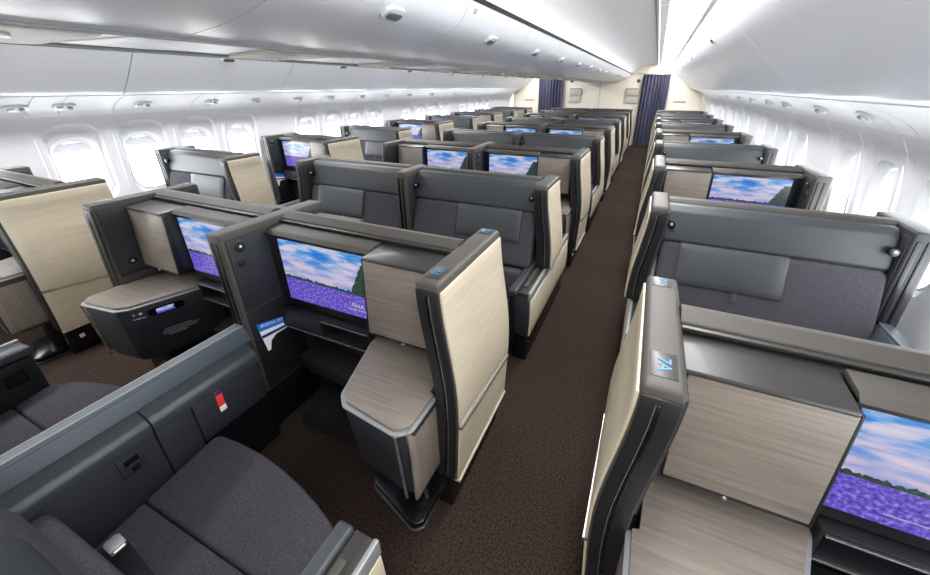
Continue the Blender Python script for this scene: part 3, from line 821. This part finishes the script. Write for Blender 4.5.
# passenger service units
for side, s, ys in (('left', -1, [1.24, 1.50, 2.02, 2.62, 3.1, 3.7, 4.25, 4.9, 5.5, 6.2, 7.0, 8.0]), ('right', 1, [1.9, 2.75, 3.4, 4.2, 4.8, 5.6, 6.4, 7.4])):
    pu = (2.655, 1.505); nrm = Vector((-.55, -.83)); ang = math.atan2(.83, .55)
    def pl(mb): return mb.xf(Matrix.Translation((pu[0]-.004, 0, pu[1]-.004)) @ Matrix.Rotation(-ang, 4, 'Y'))
    base = pl(MB(s).prism(rpoly([(-.075, -.035), (.075, -.035), (.06, .035), (-.06, .035)], .03, 4), 'x', -.008, .012, .004)).mesh('service_plate', 'bin')
    l1 = pl(MB(s).cyl((-.012, -.03, 0), 'x', .020, .014)).mesh('lamp', 'lens'); l2 = pl(MB(s).cyl((-.012, .025, 0), 'x', .016, .014)).mesh('air_nozzle', 'greyplastic')
    for i, yy in enumerate(ys):
        thing('reading_light', f'oval white reading lamp unit above the {side} windows, {i+1} along from the near end', 'reading light', (0, yy, 0), [('service_plate', base, []), ('lamp', l1, []), ('air_nozzle', l2, [])], f'reading lamp units above the {side} windows')
# centre bins
CB = smooth_prof([(.30, 1.78), (.507, 1.805), (.665, 1.84), (.754, 1.878), (.80, 1.92), (.835, 1.975)], 5)
names_c = ['nearest', 'second', 'third', 'fourth', 'fifth', 'sixth', 'seventh', 'eighth', 'ninth', 'tenth', 'eleventh', 'twelfth', 'thirteenth', 'fourteenth', 'fifteenth', 'farthest', 'last']
seams = [.76+.835*i for i in range(-2, 15)]
bins = [YB]+[q for q in seams if YB+.2 < q < YF-.3]+[YF]
for s, side in ((1, 'right'), (-1, 'left')):
    for j, (ya, yb) in enumerate(zip(bins, bins[1:])):
        door = sweep_y(CB, ya+.0025, yb-.0025, .02, 'bin', 'bin_door', s)
        yc = (ya+yb)/2; q = Vector((.745, 1.872)); nrm = Vector((.5, -.866))
        ang = math.atan2(-.866, .5)
        pl = lambda mb: mb.xf(Matrix.Translation((q.x+nrm.x*.003, yc, q.y+nrm.y*.003)) @ Matrix.Rotation(-ang, 4, 'Y'))
        lp = pl(MB(s).prism(rpoly([(-.05, -.03), (.05, -.03), (.05, .03), (-.05, .03)], .024, 4), 'x', -.01, .005, .002)).mesh('latch_plate', 'lens')
        lh = pl(MB(s).prism(rpoly([(-.034, -.016), (.034, -.016), (.034, .014), (-.034, .014)], .012, 4), 'x', .0, .010, .002)).mesh('latch_handle', 'latchmid')
        thing('overhead_bin', f'white {side}-facing bin door over the middle seats, {names_c[min(j, 16)]}', 'overhead bin', (0, 0, 0), [('bin_door', door, []), ('latch_plate', lp, [('latch_handle', lh)])], f'{side}-facing bins over the middle seats')
    n_tr += 1
    struct(f'trim_{n_tr}', sweep_y([(.838, 1.978), (.846, 1.992)], YB, YF, .03, 'gap', 'bin_gap', s))
    n_tr += 1
    struct(f'trim_{n_tr}', sweep_y([(p[0]-.02, p[1]+.03) for p in CB], YB, YF, .01, 'gap', 'bin_gap', s))
    n_tr += 1
    struct(f'trim_{n_tr}', MB(s).box(.290, .300, YB, YF, 1.771, 1.784, .003).mesh('rail', 'rail'))
n_tr += 1
struct(f'trim_{n_tr}', MB().box(-.30, .30, YB, YF, 1.785, 1.80, 0).mesh('underside', 'white'))
y = -.6; i = 0
pan_m = MB().prism(rpoly([(-.26, -.11), (.26, -.24), (.26, .10), (-.26, .14)], .05, 4), 'z', 1.772, 1.786, .004).mesh('service_panel', 'tan')
pan_b = MB().prism(rpoly([(-.22, .17), (.22, .20), (.22, .50), (-.22, .46)], .03, 4), 'z', 1.780, 1.786, .002).mesh('blank_panel', 'white')
lamp_m = MB().cyl((-.08, -.02, 1.768), 'z', .022, .012).mesh('lamp', 'lens'); lamp_n = MB().cyl((.08, -.04, 1.768), 'z', .022, .012).mesh('lamp', 'lens')
for i in range(15):
    y = -.35+.86*i
    if y > YF-.6: break
    thing('service_panel', f'tan and white lamp panel under the middle bins, {"nearest" if i<1 else str(i)+" along from the near end"}', 'service panel', (0, y, 0), [('cover', pan_m, []), ('blank_cover', pan_b, []), ('lamp', lamp_m, []), ('lamp', lamp_n, [])], 'lamp panels under the middle bins')
# ceilings over the aisles
CE = smooth_prof([(.847, 1.993), (.93, 2.10), (1.08, 2.18), (1.30, 2.225), (1.49, 2.235)], 5)
for s, side in ((1, 'right'), (-1, 'left')):
    struct('ceiling', sweep_y(CE, YB, YF, .02, 'ceil', 'ceiling', s))
    n_tr += 1
    struct(f'trim_{n_tr}', MB(s).box(1.485, 1.505, YB, YF, 2.215, 2.24, .004).mesh('light_edge', 'white'))
    n_tr += 1
    struct(f'trim_{n_tr}', MB(s).box(1.84, 1.875, YB, YF, 2.20, 2.24, .004).mesh('light_edge', 'white'))
    grille = MB(s)
    yy = YB
    while yy < YF:
        grille.box(1.51, 1.575, yy, yy+.028, 2.222, 2.232, 0); yy += .06
    n_tr += 1
    struct(f'trim_{n_tr}', grille.mesh('air_grille', 'greyplastic'))
    for i in range(8):
        ya = YB+1.75*i; yb = min(ya+1.735, YF)
        thing('ceiling_light', f'long white ceiling light over the {side} aisle, {["nearest", "second", "third", "fourth", "fifth", "sixth", "seventh", "eighth"][i]} segment', 'ceiling light', (0, 0, 0),
              [('diffuser', MB(s).box(1.505, 1.84, ya, yb, 2.236, 2.25, 0).mesh('diffuser', 'light'), [])], f'ceiling lights over the {side} aisle')
struct('ceiling', MB().box(-3.0, 3.0, YB, YF+1.5, 2.5, 2.54, 0).mesh('ceiling_shell', 'ceil'))
struct('wall_back', MB().box(-3.0, 3.0, YB-.04, YB, 0, 2.5, 0).mesh('wall_back', 'cream'))
# small sign above a centre bin
for o_ in list(COL.objects):
    if o_.name.startswith('overhead_bin') and o_.get('label', '').startswith('white right-facing bin') and o_['label'].endswith('fourth'):
        obj('bin_number', text_mesh('13', .03, 'gap', Matrix(((0, .45, .89, .8235), (1, 0, 0, 1.66), (0, .89, -.45, 1.943), (0, 0, 0, 1))), .0005), o_)

# ------------------------------------------------------------------ far end of the cabin
YW = 12.28
struct('wall_front', MB().box(-3.0, 3.0, YF+1.0, YF+1.05, 0, 2.5, 0).mesh('wall_front', 'cream'))
bk = MB().box(-1.10, 1.16, YW, YW+.06, 0, 2.0, .01).mesh('bulkhead', 'cream')
seam = MB().box(-.006, .006, YW-.004, YW+.002, 0, 1.8, 0).mesh('panel_seam', 'greyplastic')
thing('bulkhead', 'cream bulkhead behind the middle seats at the far end', 'bulkhead', (0, 0, 0), [('bulkhead_panel', bk, []), ('panel_seam', seam, [])])
for s, side, xa in ((1, 'right', 1.86), (-1, 'left', 1.85)):
    m = MB(s).box(xa, 2.745, YW, YW+.06, 0.002, 1.98, .01).mesh('bulkhead_panel', 'cream')
    sl = MB(s).box(xa+.18, xa+.50, YW-.012, YW+.0, 1.23, 1.27, .004).mesh('pocket_slot', 'greyplastic')
    thing('bulkhead', f'cream bulkhead behind the {side} window seats at the far end', 'bulkhead', (0, 0, 0), [('bulkhead_panel', m, []), ('pocket_slot', sl, [])], 'side bulkheads')
    xb = .74 if s > 0 else .55
    a = MB(s).box(xb, xb+.36, YW-.05, YW, 1.42, 1.60, .008).box(xb, xb+.36, YW-.05, YW, 1.20, 1.39, .008).mesh('pocket', 'tan')
    b = MB(s).box(xb+.02, xb+.34, YW-.056, YW-.045, 1.575, 1.605, .004).box(xb+.02, xb+.34, YW-.056, YW-.045, 1.365, 1.392, .004).mesh('pocket_slot', 'greyplastic')
    thing('literature_rack', f'double cream literature rack beside the {side} curtain', 'rack', (0, 0, 0), [('pocket', a, []), ('pocket_slot', b, [])], 'literature racks')
    c = MB(s).cyl((xb+.31, YW-.006, 1.80), 'y', .045, .012, 24, .002).mesh('sign', 'navy')
    thing('round_sign', f'small round blue sign beside the {side} curtain', 'sign', (0, 0, 0), [('sign', c, [])], 'round blue signs')
def curtain(x0, x1, z0, z1, y, skew):
    nx, nz = 96, 12
    def fn(u, v):
        z = z0+(z1-z0)*v; pinch = 1-.12*math.sin(PI*v)*(1 if skew else .3)
        x = x0+(x1-x0)*u
        x += skew*(1-v)*.06
        return (x, y+.045*math.sin(u*PI*16+.6*math.sin(3*u*PI))*(.7+.3*(1-v))+.012*math.sin(u*41), z)
    return MB().slab(fn, nx, nz, lambda u, v: (0, .012, 0)).mesh('curtain_cloth', 'curtain')
for nm, x0, x1, sk in (('right', 1.16, 1.86, -.3), ('left', -1.86, -1.10, .3)):
    c = curtain(x0, x1, .01 if nm == 'right' else .01, 1.95, 12.16, sk)
    r = MB().box(x0-.03, x1+.03, 12.13, 12.19, 1.945, 1.975, .005).mesh('curtain_rail', 'rail')
    thing('curtain', f'navy pleated curtain closing the {nm} aisle', 'curtain', (0, 0, 0), [('curtain_cloth', c, []), ('curtain_rail', r, [])], 'aisle curtains')
n_tr += 1
struct(f'trim_{n_tr}', MB().box(-2.2, 2.2, YW-.0, YW+.06, 1.97, 2.5, 0).mesh('upper_bulkhead', 'cream'))

# ------------------------------------------------------------------ lights
def area(name, loc, rot, sx, sy, e, col=(1, 1, 1)):
    l = bpy.data.lights.new(name, 'AREA'); l.shape = 'RECTANGLE'; l.size = sx; l.size_y = sy; l.energy = e; l.color = col
    o = bpy.data.objects.new(name, l); COL.objects.link(o); o.location = loc; o.rotation_euler = rot
    return o
for s in (1, -1):
    area('aisle_ceiling_lamp', (s*1.68, 5.4, 2.205), (0, 0, 0), .28, 13.5, 125)
for s in (1, -1):
    area('window_daylight', (s*2.78, 5.4, 1.0), (0, s*PI/2, 0), .4, 13., 58, (.93, .97, 1))
w = bpy.data.worlds.new('world'); scn.world = w; w.use_nodes = True
w.node_tree.nodes['Background'].inputs[0].default_value = (.9, .95, 1, 1); w.node_tree.nodes['Background'].inputs[1].default_value = 1.

# ------------------------------------------------------------------ camera
f_px, cx, cy = 365.58, 487.09, 244.42
yaw, pitch = -.4063, -.4078
cd = bpy.data.cameras.new('camera'); cam = bpy.data.objects.new('camera', cd); COL.objects.link(cam)
cd.sensor_width = 36; cd.sensor_fit = 'HORIZONTAL'; cd.lens = 36*f_px/930
cd.shift_x = (465-cx)/930; cd.shift_y = (cy-287.5)/930
cd.clip_start = .02
cam.location = (1.5926, 0, 1.65)
F = Vector((math.sin(yaw)*math.cos(pitch), math.cos(yaw)*math.cos(pitch), math.sin(pitch)))
Rv = Vector((math.cos(yaw), -math.sin(yaw), 0)); U = Rv.cross(F)
cam.rotation_euler = Matrix((Rv, U, -F)).transposed().to_euler()
scn.camera = cam
scn.view_settings.view_transform = 'Standard'; scn.view_settings.look = 'None'
scn.view_settings.exposure = .58; scn.view_settings.gamma = 1
scn.cycles.max_bounces = 8
